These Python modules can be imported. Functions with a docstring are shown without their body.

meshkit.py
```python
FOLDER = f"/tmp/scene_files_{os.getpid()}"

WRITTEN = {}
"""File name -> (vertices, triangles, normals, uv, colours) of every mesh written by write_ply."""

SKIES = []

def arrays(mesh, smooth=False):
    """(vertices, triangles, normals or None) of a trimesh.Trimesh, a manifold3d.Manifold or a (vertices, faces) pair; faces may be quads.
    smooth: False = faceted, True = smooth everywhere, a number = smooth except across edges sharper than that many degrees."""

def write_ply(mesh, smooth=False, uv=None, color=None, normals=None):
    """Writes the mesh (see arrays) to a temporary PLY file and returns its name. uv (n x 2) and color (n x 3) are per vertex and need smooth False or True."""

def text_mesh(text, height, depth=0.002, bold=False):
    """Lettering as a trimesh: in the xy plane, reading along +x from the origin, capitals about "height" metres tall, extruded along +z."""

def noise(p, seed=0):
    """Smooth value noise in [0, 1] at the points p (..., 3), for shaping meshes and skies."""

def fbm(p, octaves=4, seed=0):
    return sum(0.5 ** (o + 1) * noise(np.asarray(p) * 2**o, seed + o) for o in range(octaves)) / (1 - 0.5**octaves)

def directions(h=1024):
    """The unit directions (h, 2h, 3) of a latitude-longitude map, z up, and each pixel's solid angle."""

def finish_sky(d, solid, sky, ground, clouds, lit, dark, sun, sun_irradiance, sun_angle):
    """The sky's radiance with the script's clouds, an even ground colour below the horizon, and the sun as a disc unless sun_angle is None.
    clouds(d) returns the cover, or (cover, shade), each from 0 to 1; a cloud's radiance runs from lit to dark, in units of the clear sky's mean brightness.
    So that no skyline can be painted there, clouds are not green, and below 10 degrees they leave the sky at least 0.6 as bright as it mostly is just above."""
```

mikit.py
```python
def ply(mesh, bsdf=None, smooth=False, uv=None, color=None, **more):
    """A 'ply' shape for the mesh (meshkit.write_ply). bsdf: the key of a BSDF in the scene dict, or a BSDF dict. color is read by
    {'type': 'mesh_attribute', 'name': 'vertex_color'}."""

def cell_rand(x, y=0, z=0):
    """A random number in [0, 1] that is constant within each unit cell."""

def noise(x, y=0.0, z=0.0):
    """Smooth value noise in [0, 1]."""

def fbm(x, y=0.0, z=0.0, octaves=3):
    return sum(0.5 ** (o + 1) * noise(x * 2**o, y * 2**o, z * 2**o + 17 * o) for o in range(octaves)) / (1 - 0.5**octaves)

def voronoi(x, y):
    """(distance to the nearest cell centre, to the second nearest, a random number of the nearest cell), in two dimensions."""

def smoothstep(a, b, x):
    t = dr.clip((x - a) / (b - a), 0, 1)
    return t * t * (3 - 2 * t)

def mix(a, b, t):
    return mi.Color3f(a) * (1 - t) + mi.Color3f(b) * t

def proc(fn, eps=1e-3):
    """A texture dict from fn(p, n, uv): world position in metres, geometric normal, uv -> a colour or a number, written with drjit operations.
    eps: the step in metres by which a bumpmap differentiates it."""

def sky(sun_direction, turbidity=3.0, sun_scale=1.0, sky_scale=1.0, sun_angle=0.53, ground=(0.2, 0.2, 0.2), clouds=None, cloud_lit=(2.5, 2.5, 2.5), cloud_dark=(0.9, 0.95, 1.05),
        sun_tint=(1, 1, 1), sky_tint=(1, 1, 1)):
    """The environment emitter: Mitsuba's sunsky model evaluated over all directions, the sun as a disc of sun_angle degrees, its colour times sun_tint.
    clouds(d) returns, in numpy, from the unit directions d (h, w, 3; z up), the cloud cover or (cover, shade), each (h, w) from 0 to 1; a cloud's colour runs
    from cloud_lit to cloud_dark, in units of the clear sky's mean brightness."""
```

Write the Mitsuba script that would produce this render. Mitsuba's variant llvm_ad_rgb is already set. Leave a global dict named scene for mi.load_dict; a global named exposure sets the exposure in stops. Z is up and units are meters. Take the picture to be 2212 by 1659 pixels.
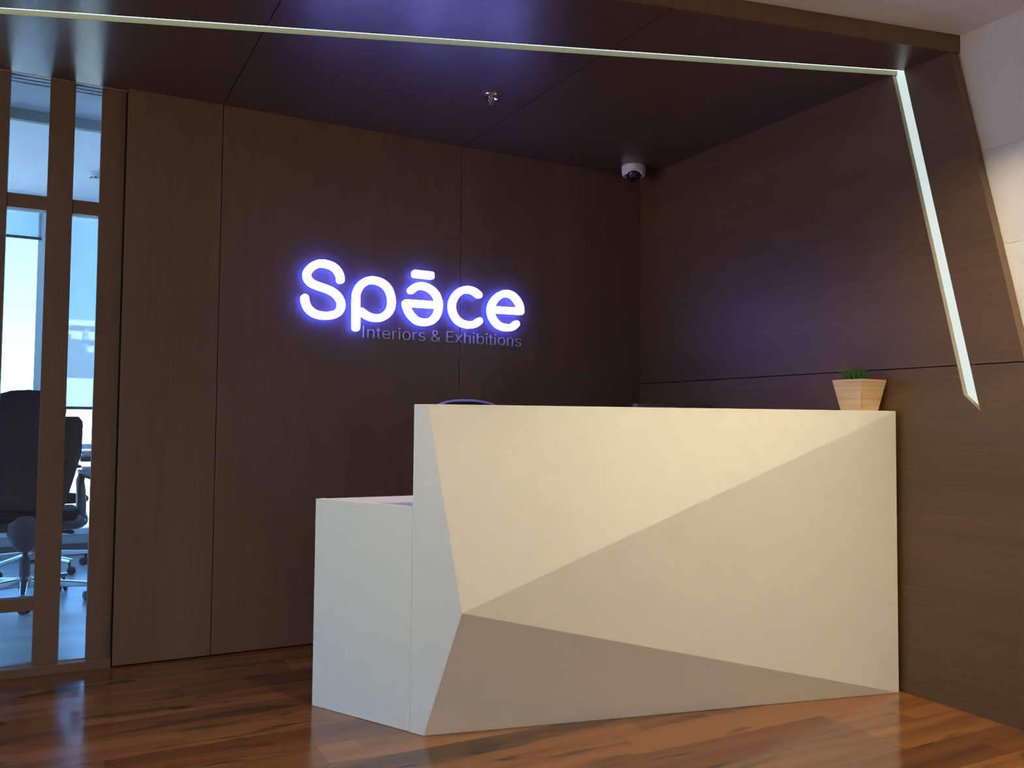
import math
import numpy as np
import trimesh
import mitsuba as mi
import drjit as dr
import manifold3d as m3
import shapely
from shapely import affinity
from shapely.geometry import Polygon, LineString, MultiPolygon, box as sbox
import meshkit
import mikit
from mikit import proc, noise, fbm, cell_rand, smoothstep, mix

T = mi.ScalarTransform4f
scene, labels = {}, {}
rng = np.random.default_rng(7)

# ------------------------------------------------------------------ camera, sky, light, exposure
YAW, PITCH, ROLL, FOCAL = map(math.radians, (28.137, 2.552, 0.522, 0)) if False else (math.radians(28.137), math.radians(2.552), math.radians(0.522), 1865.1)
EYE = np.array([0.0, 0.0, 1.0])
fwd = np.array([math.sin(YAW) * math.cos(PITCH), math.cos(YAW) * math.cos(PITCH), math.sin(PITCH)])
rgt = np.array([math.cos(YAW), -math.sin(YAW), 0.0])
upv = np.cross(rgt, fwd)
upv = math.cos(ROLL) * upv - math.sin(ROLL) * rgt
scene['camera'] = {'type': 'perspective', 'fov_axis': 'x', 'fov': math.degrees(2 * math.atan(1106 / FOCAL)), 'near_clip': 0.02, 'far_clip': 500.0,
                   'to_world': T().look_at(origin=EYE.tolist(), target=(EYE + fwd).tolist(), up=upv.tolist())}
exposure = 0.4
# daylight: the sun stands behind this building and lights the fronts across the street; the camera is balanced for warm lamps
scene['sky'] = mikit.sky((0.35, -0.75, 0.65), turbidity=3.0, sun_scale=48.0, sky_scale=21.0, ground=(0.3, 0.3, 0.3), sun_tint=(0.7, 0.95, 1.1), sky_tint=(0.60, 0.98, 1.18))
WARM = np.array([0.90, 0.775, 0.53])
DOWNLIGHTS = [(0.20, 2.23, 1.5, 58), (1.20, 2.02, 3.75, 58), (2.20, 1.81, 3.75, 58), (2.45, 1.10, 8.0, 62), (-1.00, 0.80, 6.0, 74), (0.60, -0.80, 4.5, 74), (2.35, -0.90, 6.5, 74)]      # lobby downlights: a row along the portal, wider beams behind
for i, (x, y, power, cut) in enumerate(DOWNLIGHTS):
    scene['downlight_beam_%03d' % i] = {'type': 'spot', 'intensity': {'type': 'rgb', 'value': (power * WARM).tolist()}, 'cutoff_angle': float(cut), 'beam_width': 22.0,
                                        'to_world': T().look_at(origin=[x, y, 2.40], target=[x + 0.001, y, 0], up=[0, 1, 0])}
LED = (0.52 * np.array([0.78, 0.96, 0.94])).tolist()
LED_SOFFIT = (1.2 * np.array([0.66, 0.95, 0.97])).tolist()
SIGN_FACE = (8.0 * np.array([0.42, 0.45, 1.30])).tolist()
SIGN_SIDE = (14.5 * np.array([0.03, 0.06, 1.0])).tolist()

# ------------------------------------------------------------------ measures of the room
D, RW, H, LOBBY = 3.855, 2.861, 2.367, 2.432        # back wall, right wall, soffit, lobby ceiling
OFFICE_Y, OFFICE_H = 7.138, 2.60
GLASS_Y = 3.895
PORTAL_LEFT = -1.60


def front_y(x): return 1.979 - 0.2122 * (x - 2.861)          # portal front along the soffit
def edge_y(z): return 1.979 - 0.2187 * (2.367 - z)           # portal front down the right wall


# ------------------------------------------------------------------ materials
def bsdf(name, d, two=True):
    scene[name] = {'type': 'twosided', 'b': d} if two else d
    return name


def plain(name, col, rough=0.5, spec=0.5, metal=0.0, **k):
    return bsdf(name, {'type': 'principled', 'base_color': {'type': 'rgb', 'value': list(col)}, 'roughness': rough, 'specular': spec, 'metallic': metal, **k})


def C3(v): return mi.Color3f(float(v[0]), float(v[1]), float(v[2]))


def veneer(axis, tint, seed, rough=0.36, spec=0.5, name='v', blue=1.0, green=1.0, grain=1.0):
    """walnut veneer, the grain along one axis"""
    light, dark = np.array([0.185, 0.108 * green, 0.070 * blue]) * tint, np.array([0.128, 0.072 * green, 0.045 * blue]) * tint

    def fn(p, n, uv):
        c = [p.x, p.y, p.z]
        a = c[axis]
        o = [c[i] for i in range(3) if i != axis]
        # the two cross directions; the one along the face's normal hardly varies
        s = o[0] + 0.83 * o[1]
        warp = fbm(s * 2.2 + seed, a * 0.7, 3.1, octaves=2) - 0.5
        broad = fbm(s * 7 + seed + warp * 2.5, a * 0.55, 1.7, octaves=3)
        fine = fbm(s * 190 + seed * 3, a * 6.0, 5.0, octaves=2)
        pore = smoothstep(0.66, 0.80, noise(s * 420, a * 14 + seed))
        t = dr.clip(0.30 + (1.1 if grain == 1.0 else 1.7) * (broad - 0.5) + 0.42 * grain * (fine - 0.5) + 0.15 * pore, 0, 1)
        return mix(C3(light), C3(dark), t)
    return bsdf(name, {'type': 'principled', 'base_color': proc(fn), 'roughness': rough, 'specular': spec})


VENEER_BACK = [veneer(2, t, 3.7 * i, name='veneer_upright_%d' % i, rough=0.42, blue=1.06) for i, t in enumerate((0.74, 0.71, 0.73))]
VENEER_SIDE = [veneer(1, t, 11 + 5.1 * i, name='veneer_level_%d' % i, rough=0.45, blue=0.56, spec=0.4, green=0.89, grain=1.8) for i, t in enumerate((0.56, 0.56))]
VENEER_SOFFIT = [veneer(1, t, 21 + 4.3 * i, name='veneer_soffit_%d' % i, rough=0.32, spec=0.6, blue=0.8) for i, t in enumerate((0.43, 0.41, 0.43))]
VENEER_POST = veneer(2, 0.70, 41, name='veneer_post', rough=0.45)
VENEER_EDGE = veneer(2, 0.74, 51, name='veneer_edge', rough=0.45, blue=0.72, green=0.96)
DARK_GAP = plain('dark_gap', (0.012, 0.009, 0.008), 0.9, 0.1)
LOBBY_WHITE = plain('lobby_white', (0.76, 0.73, 0.71), 0.75, 0.2)
DESK_WHITE = plain('desk_white', (0.80, 0.785, 0.70), 0.38, 0.45)
GROOVE_EDGE = plain('groove_edge', (0.33, 0.28, 0.18), 0.7, 0.3)
OFFICE_WHITE = plain('office_white', (0.72, 0.74, 0.76), 0.8, 0.2)
OFFICE_GREY = plain('office_grey', (0.42, 0.44, 0.44), 0.8, 0.2)
SKIRTING = plain('skirting_dark', (0.09, 0.085, 0.08), 0.6)
WINDOW_WHITE = plain('window_white', (0.72, 0.78, 0.80), 0.45)
BLACK_FABRIC = plain('black_fabric', (0.007, 0.008, 0.012), 0.85, 0.25)
BLACK_PLASTIC = plain('black_plastic', (0.018, 0.018, 0.020), 0.35, 0.5)
GLOSS_GREY = plain('gloss_grey', (0.030, 0.030, 0.032), 0.18, 0.6)
GREY_PLASTIC = plain('grey_plastic', (0.055, 0.055, 0.055), 0.4, 0.5)
CHROME = plain('polished_metal', (0.62, 0.64, 0.66), 0.16, 0.5, 1.0)
ALUMINIUM = plain('brushed_metal', (0.40, 0.41, 0.42), 0.35, 0.5, 1.0)
WHITE_PLASTIC = plain('white_plastic', (0.74, 0.74, 0.76), 0.45, 0.5)
SLOT_BLACK = plain('slot_black', (0.02, 0.03, 0.035), 0.8, 0.1)
LETTER_GREY = plain('letter_metal', (0.60, 0.60, 0.66), 0.4, 0.5, 0.3)
SMOKED = plain('smoked_dome', (0.012, 0.012, 0.014), 0.06, 0.7)
DIFFUSER = plain('lamp_diffuser', (0.3, 0.3, 0.3), 0.6, 0.2)
DESK_DARK = plain('office_desk_dark', (0.05, 0.05, 0.055), 0.5)
DESK_GREY = plain('office_desk_grey', (0.34, 0.35, 0.36), 0.5)
PAPER = plain('paper', (0.6, 0.6, 0.58), 0.8, 0.2)
SCREEN_BLACK = plain('screen_black', (0.010, 0.012, 0.016), 0.3, 0.5)
scene['clear_pane'] = {'type': 'thindielectric', 'int_ior': 1.5}
scene['bronze_pane'] = {'type': 'thindielectric', 'int_ior': 1.5, 'specular_transmittance': {'type': 'rgb', 'value': [1.0, 0.78, 0.66]}}
scene['tinted_pane'] = {'type': 'thindielectric', 'int_ior': 1.5, 'specular_transmittance': {'type': 'rgb', 'value': [0.48, 0.63, 0.81]}}
scene['blind_fabric'] = {'type': 'blendbsdf', 'weight': 0.14,
                         'a': {'type': 'principledthin', 'base_color': {'type': 'rgb', 'value': [0.42, 0.46, 0.52]}, 'roughness': 0.9, 'diff_trans': 0.55, 'spec_trans': 0.0},
                         'b': {'type': 'thindielectric', 'int_ior': 1.02}}
PLANK_W, PLANK_Y0 = 0.169, 0.131


def plank_material(name, seed, light, mid, dark, rough):
    light, mid, dark = map(np.array, (light, mid, dark))

    def fn(p, n, uv):
        row = dr.floor((p.y - PLANK_Y0) / PLANK_W)
        x, y = p.x + row * 3.37 + seed * 9.1, p.y + seed * 5.3
        w = fbm(x * 2.3, y * 11, 2.0, octaves=3) - 0.5
        broad = fbm(x * 1.1 + w * 0.7, y * 24 + w * 1.2, 7.0, octaves=3)
        strip = cell_rand(dr.floor((p.y - PLANK_Y0) / (PLANK_W / 2)), dr.floor(x * 0.9 + 0.37 * row), seed * 10)
        fine = fbm(x * 9, y * 260, 4.0, octaves=2)
        cloud = smoothstep(0.57, 0.74, fbm(x * 2.0 + w * 1.6 + 30, y * 15 + w * 1.8, 9.0, octaves=4))
        knot = smoothstep(0.74, 0.84, fbm(x * 4.6 + w * 1.2 + 80, y * 17 + w * 1.5, 12.0, octaves=3))
        c = mix(C3(light), C3(mid), dr.clip(0.15 + 1.9 * (broad - 0.38) + 0.9 * (strip - 0.5) + 0.5 * (fine - 0.5), 0, 1))
        c = mix(c, C3(dark), dr.clip(cloud * 0.75 + 0.35 * cloud * (fine - 0.5), 0, 1))
        return mix(c, C3(dark * 0.45), knot * 0.85)
    return bsdf(name, {'type': 'principled', 'base_color': proc(fn), 'roughness': rough, 'specular': 0.9})


PLANKS = [plank_material('plank_honey', 1.0, (0.163, 0.0636, 0.0198), (0.098, 0.0355, 0.0114), (0.033, 0.0133, 0.0057), 0.19),
          plank_material('plank_russet', 2.0, (0.123, 0.0458, 0.0161), (0.081, 0.0281, 0.0099), (0.028, 0.0111, 0.0052), 0.13),
          plank_material('plank_amber', 3.0, (0.188, 0.0791, 0.0246), (0.110, 0.0415, 0.0127), (0.038, 0.0156, 0.0066), 0.21),
          plank_material('plank_umber', 4.0, (0.104, 0.0392, 0.0146), (0.062, 0.0222, 0.0090), (0.022, 0.0096, 0.0047), 0.155)]


def office_floor_fn(p, n, uv):
    g = fbm(p.x * 1.2, p.y * 9, 3.0, octaves=3)
    return mix(C3((0.46, 0.47, 0.47)), C3((0.32, 0.33, 0.335)), g)


OFFICE_FLOOR = bsdf('office_floor_grey', {'type': 'principled', 'base_color': proc(office_floor_fn), 'roughness': 0.3, 'specular': 0.5})


def bamboo_fn(p, n, uv):
    g = fbm(p.x * 6 + p.y * 6, p.z * 170, 2.0, octaves=3)
    return mix(C3((0.74, 0.52, 0.30)), C3((0.56, 0.36, 0.18)), dr.clip(1.7 * (g - 0.3), 0, 1))


BAMBOO = bsdf('pot_bamboo', {'type': 'principled', 'base_color': proc(bamboo_fn), 'roughness': 0.45, 'specular': 0.4})
GRASS = [bsdf('grass_%d' % i, {'type': 'principledthin', 'base_color': {'type': 'rgb', 'value': c}, 'roughness': 0.5, 'diff_trans': 0.5}, two=False)
         for i, c in enumerate(([0.06, 0.15, 0.035], [0.10, 0.20, 0.05], [0.035, 0.10, 0.03]))]
SOIL = plain('pot_soil', (0.03, 0.022, 0.015), 0.9, 0.1)


# ------------------------------------------------------------------ mesh helpers
def add(key, mesh, mat, smooth=False, **more):
    scene[key] = mikit.ply(mesh, mat, smooth=smooth, **more)
    return key


def tag(key, label=None, cat=None, group=None, kind=None):
    d = labels.setdefault(key, {})
    for k, v in (('label', label), ('category', cat), ('group', group), ('kind', kind)):
        if v:
            d[k] = v


def numbered(key):
    if not any(k == key or k.startswith(key + '__') for k in scene):
        return key
    i = 1
    while any(k == '%s_%03d' % (key, i) or k.startswith('%s_%03d__' % (key, i)) for k in scene):
        i += 1
    return '%s_%03d' % (key, i)


def join(*ms): return trimesh.util.concatenate([m for m in ms])


def cbox(x0, x1, y0, y1, z0, z1, c=0.0):
    """a box with chamfered edges"""
    if c <= 0:
        b = trimesh.creation.box(extents=(x1 - x0, y1 - y0, z1 - z0))
        b.apply_translation(((x0 + x1) / 2, (y0 + y1) / 2, (z0 + z1) / 2))
        return b
    pts = []
    for x, sx in ((x0, 1), (x1, -1)):
        for y, sy in ((y0, 1), (y1, -1)):
            for z, sz in ((z0, 1), (z1, -1)):
                pts += [(x, y + sy * c, z + sz * c), (x + sx * c, y, z + sz * c), (x + sx * c, y + sy * c, z)]
    return hull(pts)


def hull(pts):
    h = trimesh.Trimesh(np.array(pts, float)).convex_hull if False else None
    m = m3.Manifold.hull_points(np.array(pts, np.float64)).to_mesh()
    return trimesh.Trimesh(m.vert_properties[:, :3], m.tri_verts, process=False)


def ball_hull(pts, r, seg=16):
    """hull of small balls: a solid with softly rounded edges; r may be one number or one per point"""
    rs = np.broadcast_to(r, len(pts))
    s = m3.Manifold.sphere(1.0, seg)
    m = m3.Manifold.batch_hull([s.scale([a, a, a]).translate(list(map(float, q))) for q, a in zip(pts, rs)]).to_mesh()
    return trimesh.Trimesh(m.vert_properties[:, :3], m.tri_verts, process=False)


def slab(poly, axis, a, b):
    """a polygon thickened along an axis. axis x: polygon in (y, z); y: in (x, z); z: in (x, y)"""
    if not hasattr(poly, 'geom_type'):
        poly = Polygon(poly)
    out = []
    for g in getattr(poly, 'geoms', [poly]):
        m = trimesh.creation.extrude_polygon(g, b - a, engine='earcut')
        v = np.array(m.vertices)
        v[:, 2] += a
        perm = {'x': [2, 0, 1], 'y': [0, 2, 1], 'z': [0, 1, 2]}[axis]
        f = np.array(m.faces)
        if axis == 'y':
            f = f[:, ::-1]
        out.append(trimesh.Trimesh(v[:, perm], f, process=False))
    return join(*out)


def lathe(profile, n=32, axis=(0, 0, 1), at=(0, 0, 0)):
    m = trimesh.creation.revolve(np.array(profile, float), sections=n)
    m.apply_transform(trimesh.geometry.align_vectors([0, 0, 1], axis))
    m.apply_translation(at)
    if m.is_watertight and m.volume < 0:
        m.invert()
    return m


def tube(pts, r, n=10, closed_ends=True):
    pts = np.asarray(pts, float)
    rs = np.broadcast_to(r, len(pts))
    tan = np.gradient(pts, axis=0)
    tan /= np.linalg.norm(tan, axis=1, keepdims=True)
    ref = np.array([0.13, 0.27, 0.95]) if abs(tan[0][2]) < 0.9 else np.array([1.0, 0.1, 0.05])
    rings, u = [], np.cross(tan[0], ref)
    for q, t, a in zip(pts, tan, rs):
        u = u - t * (u @ t)
        u /= np.linalg.norm(u)
        w = np.cross(t, u)
        ang = np.arange(n) * 2 * np.pi / n
        rings.append(q + a * (np.cos(ang)[:, None] * u + np.sin(ang)[:, None] * w))
    v = np.vstack(rings)
    f = []
    for i in range(len(pts) - 1):
        for j in range(n):
            k = (j + 1) % n
            f += [[i * n + j, i * n + k, (i + 1) * n + k], [i * n + j, (i + 1) * n + k, (i + 1) * n + j]]
    if closed_ends:
        v = np.vstack([v, pts[0], pts[-1]])
        a, b = len(v) - 2, len(v) - 1
        for j in range(n):
            k = (j + 1) % n
            f += [[a, k, j], [b, (len(pts) - 1) * n + j, (len(pts) - 1) * n + k]]
    return trimesh.Trimesh(v, np.array(f), process=False)


def spline(pts, per=8, closed=False):
    p = np.asarray(pts, float)
    q = np.vstack([2 * p[0] - p[1], p, 2 * p[-1] - p[-2]])
    out = []
    for i in range(1, len(q) - 2):
        for t in np.arange(per) / per:
            a, b, c, d = q[i - 1:i + 3]
            out.append(0.5 * (2 * b + (c - a) * t + (2 * a - 5 * b + 4 * c - d) * t * t + (3 * b - a - 3 * c + d) * t ** 3))
    return np.array(out + [p[-1]])


# ------------------------------------------------------------------ floors
tag('floor', kind='structure', label='dark orange-brown wood plank floor with smoky streaks')
add('floor', join(cbox(-4.0, 3.0, -3.0, 0.80, -0.08, 0.0), cbox(-4.0, 3.0, 0.80, 3.895, -0.08, -0.012)), PLANKS[1])
FIRST_ROW = math.ceil((0.80 - PLANK_Y0) / PLANK_W)
ROWS = int((3.895 - PLANK_Y0) / PLANK_W) + 1
KNOWN = {11: 2.376, 10: 2.376, 9: 2.636, 20: 0.888, 21: 0.35, 17: 0.592, 16: 0.94, 12: 1.62, 13: 2.02, 14: 0.75, 15: 1.45, 18: 0.12, 19: 0.46}
k = 0
for row in range(FIRST_ROW - 1, ROWS):
    y0, y1 = max(0.80, PLANK_Y0 + row * PLANK_W), min(3.895, PLANK_Y0 + (row + 1) * PLANK_W)
    if y1 - y0 < 0.01:
        continue
    start = KNOWN.get(row, rng.uniform(0, 1.28))
    cuts = sorted({start + 1.28 * i for i in range(-5, 6)})
    cuts = [-4.0] + [c for c in cuts if -3.95 < c < 2.95] + [3.0]
    for a, b in zip(cuts[:-1], cuts[1:]):
        key = 'floor__plank' if k == 0 else 'floor__plank_%03d' % k
        mat = PLANKS[int(rng.choice([0, 1, 2, 3, 0, 1], 1)[0])]
        if a < 2.376 <= b + 0.01 and row == 10:
            mat = PLANKS[1]
        dz = rng.uniform(-0.0003, 0)
        add(key, hull([(x, y, z + dz) for x, sx in ((a, 1), (b, -1)) for y, sy in ((y0, 1), (y1, -1)) for x, y, z in
                       ((x, y, -0.012), (x, y, -0.0004), (x + sx * 0.0004, y + sy * 0.0004, 0.0))]), mat)
        k += 1
tag('floor_office', kind='structure', label='grey shining office floor behind the glass')
add('floor_office', cbox(-4.0, 2.6, 3.895, OFFICE_Y + 0.12, -0.08, 0.0), OFFICE_FLOOR)

# ------------------------------------------------------------------ back wall of upright veneer panels
tag('wall_back', kind='structure', label='dark walnut back wall carrying the lit sign')
add('wall_back', cbox(0.2475, 3.0, D + 0.018, D + 0.12, 0, 2.62), DARK_GAP)
for i, (a, b) in enumerate(((0.2505, 0.6275), (0.6305, 1.7675), (1.7705, RW + 0.035))):
    add('wall_back__panel' + ('' if i == 0 else '_%03d' % i), cbox(a, b, D, D + 0.02, 0.006, H + 0.02, 0.0012), VENEER_BACK[i])

# ------------------------------------------------------------------ right wall: two level panels with the raking light groove
tag('wall_right', kind='structure', label='walnut side wall with a raking front edge')
SEAM_Z = 1.2185
outline = Polygon([(edge_y(0), 0.0), (D, 0.0), (D, H), (edge_y(H), H)])
# groove outline in (y, z); it runs on to the soffit
groove_r = Polygon([(2.1725, H), (2.1725 - 0.2195 * (H - 1.055), 1.055), (2.2255 - 0.2225 * (H - 1.113), 1.113), (2.2255, H)])
add('wall_right', slab(Polygon([(edge_y(0) + .003, 0.0), (D, 0.0), (D, H), (edge_y(H) + .003, H)]), 'x', RW + 0.0235, RW + 0.040), DARK_GAP)
upper = outline.intersection(sbox(0, SEAM_Z + 0.0018, 5, 3)).difference(groove_r)
lower = outline.intersection(sbox(0, 0, 5, SEAM_Z - 0.0018)).difference(groove_r)
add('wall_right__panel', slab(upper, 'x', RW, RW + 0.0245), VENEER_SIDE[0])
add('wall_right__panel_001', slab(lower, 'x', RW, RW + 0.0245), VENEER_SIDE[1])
front = Polygon([(edge_y(0), 0), (edge_y(H), H), (edge_y(H) + 0.02, H), (edge_y(0) + 0.02, 0)])
add('wall_right__edge_band', slab(Polygon([(edge_y(0) - 0.0015, 0), (edge_y(LOBBY) - 0.0015, LOBBY), (edge_y(LOBBY) + 0.0004, LOBBY), (edge_y(0) + 0.0004, 0)]), 'x', RW + 0.0005, RW + 0.0405), VENEER_EDGE)

# ------------------------------------------------------------------ soffit of the portal with its light groove
tag('ceiling', kind='structure', label='dark walnut soffit over the reception')


def groove_near(x): return 2.1725 - 0.3690 * (x - 2.8625)
def groove_far(x): return 2.2265 - 0.3690 * (x - 2.8625)


GX0 = -1.45
groove_c = Polygon([(GX0, groove_near(GX0)), (RW + 0.0232, groove_near(RW + 0.0232)), (RW + 0.0232, groove_far(RW + 0.0232)), (GX0, groove_far(GX0))])
soffit = Polygon([(PORTAL_LEFT, front_y(PORTAL_LEFT)), (RW + 0.04, front_y(RW + 0.04)), (RW + 0.04, D + 0.03), (PORTAL_LEFT, D + 0.03)])
add('ceiling', slab(soffit, 'z', H + 0.0235, LOBBY), DARK_GAP)
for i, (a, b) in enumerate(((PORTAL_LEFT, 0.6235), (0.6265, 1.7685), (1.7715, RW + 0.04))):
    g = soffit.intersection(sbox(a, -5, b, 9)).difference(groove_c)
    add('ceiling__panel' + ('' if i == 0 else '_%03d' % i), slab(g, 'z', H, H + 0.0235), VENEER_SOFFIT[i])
# fascia boards along the front, jointed where the soffit panels are
for i, (a, b) in enumerate(((PORTAL_LEFT, 0.6235), (0.6265, 1.7685), (1.7700, RW + 0.0405))):
    g = Polygon([(a, front_y(a) - 0.002), (b, front_y(b) - 0.002), (b, front_y(b) + 0.0006), (a, front_y(a) + 0.0006)])
    add('ceiling__fascia_board' + ('' if i == 0 else '_%03d' % i), slab(g, 'z', H - 0.0002, LOBBY), VENEER_EDGE)

# light line: one lamp that turns from the soffit down the side wall
tag('led_strip_light', 'thin white light line running along the dark soffit and raking down the side wall', 'strip light')
dif_c = slab(groove_c, 'z', H + 0.0190, H + 0.0230)
add('led_strip_light__ceiling_diffuser', dif_c, DIFFUSER, emitter={'type': 'area', 'radiance': {'type': 'rgb', 'value': LED_SOFFIT}})
dif_w = slab(shapely.union_all([groove_r, sbox(2.1725, H - 0.001, 2.2255, H + 0.0188)]), 'x', RW + 0.0200, RW + 0.0230)
add('led_strip_light__wall_diffuser', dif_w, DIFFUSER, emitter={'type': 'area', 'radiance': {'type': 'rgb', 'value': LED}})
far = Polygon([(GX0, groove_far(GX0) - 0.0015), (RW + 0.0195, groove_far(RW + 0.0195) - 0.0015), (RW + 0.0195, groove_far(RW + 0.0195)), (GX0, groove_far(GX0))])
near = Polygon([(GX0, groove_near(GX0)), (RW + 0.0195, groove_near(RW + 0.0195)), (RW + 0.0195, groove_near(RW + 0.0195) + 0.0015), (GX0, groove_near(GX0) + 0.0015)])
add('led_strip_light__channel_side', slab(far, 'z', H + 0.0003, H + 0.0189), GROOVE_EDGE)
add('led_strip_light__channel_side_001', slab(near, 'z', H + 0.0003, H + 0.0189), GROOVE_EDGE)
liner = groove_r.difference(groove_r.buffer(-0.0016, join_style=2)).intersection(sbox(0, 0, 5, H - 0.003))
add('led_strip_light__channel_side_002', slab(liner, 'x', RW + 0.0003, RW + 0.0199), GROOVE_EDGE)

# ------------------------------------------------------------------ white lobby round the camera
tag('ceiling_lobby', kind='structure', label='white lobby ceiling in front of the portal')
lob = Polygon([(-4, -3), (3.0, -3), (3.0, front_y(3.0)), (PORTAL_LEFT, front_y(PORTAL_LEFT)), (PORTAL_LEFT, 3.895), (-4, 3.895)])
add('ceiling_lobby', slab(lob, 'z', LOBBY, LOBBY + 0.1), LOBBY_WHITE)
tag('ceiling_void', kind='structure')
add('ceiling_void', slab(soffit.buffer(0.06), 'z', LOBBY + 0.001, LOBBY + 0.06), DARK_GAP)
tag('wall_lobby', kind='structure', label='white panelled lobby wall beyond the portal edge')
add('wall_lobby', cbox(RW + 0.046, 3.0, -3.0, D + 0.1, 0, LOBBY), LOBBY_WHITE)
zs = [0.0, 0.250, 0.596, 0.942, 1.288, 1.634, 1.980, LOBBY]
for i, (a, b) in enumerate(zip(zs[:-1], zs[1:])):
    add('wall_lobby__panel' + ('' if i == 0 else '_%03d' % i), cbox(RW + 0.0405, RW + 0.047, -3.0, D, a + 0.0003, b - 0.0003, 0.0002), LOBBY_WHITE)
tag('wall_lobby_rear', kind='structure')
add('wall_lobby_rear', cbox(-4.0, 3.0, -3.1, -3.0, 0, LOBBY), LOBBY_WHITE)
tag('wall_left', kind='structure')
LEFT = -1.75
holes = shapely.union_all([sbox(a, 0.10, b, 2.36) for a, b in ((1.85, 3.40),)])
add('wall_left', slab(sbox(-3.1, 0, 3.95, LOBBY).difference(holes), 'x', LEFT - 0.12, LEFT), LOBBY_WHITE)
tag('wall_office_left', kind='structure')
OL = -2.10
add('wall_office_left', slab(sbox(3.95, 0, OFFICE_Y + 0.1, 2.65).difference(sbox(4.35, 0.15, 7.0, 2.55)), 'x', OL - 0.12, OL), OFFICE_WHITE)
tag('window_7', kind='structure', label='office side window, out of view')
add('window_7__frame', slab(sbox(4.35, 0.15, 7.0, 2.55).difference(sbox(4.40, 0.20, 6.95, 2.50)), 'x', OL - 0.08, OL + 0.01), WINDOW_WHITE)
add('window_7__pane', trimesh.Trimesh([(OL - 0.03, 4.40, 0.20), (OL - 0.03, 6.95, 0.20), (OL - 0.03, 6.95, 2.50), (OL - 0.03, 4.40, 2.50)], [[0, 1, 2], [0, 2, 3]], process=False), 'clear_pane')
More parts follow.
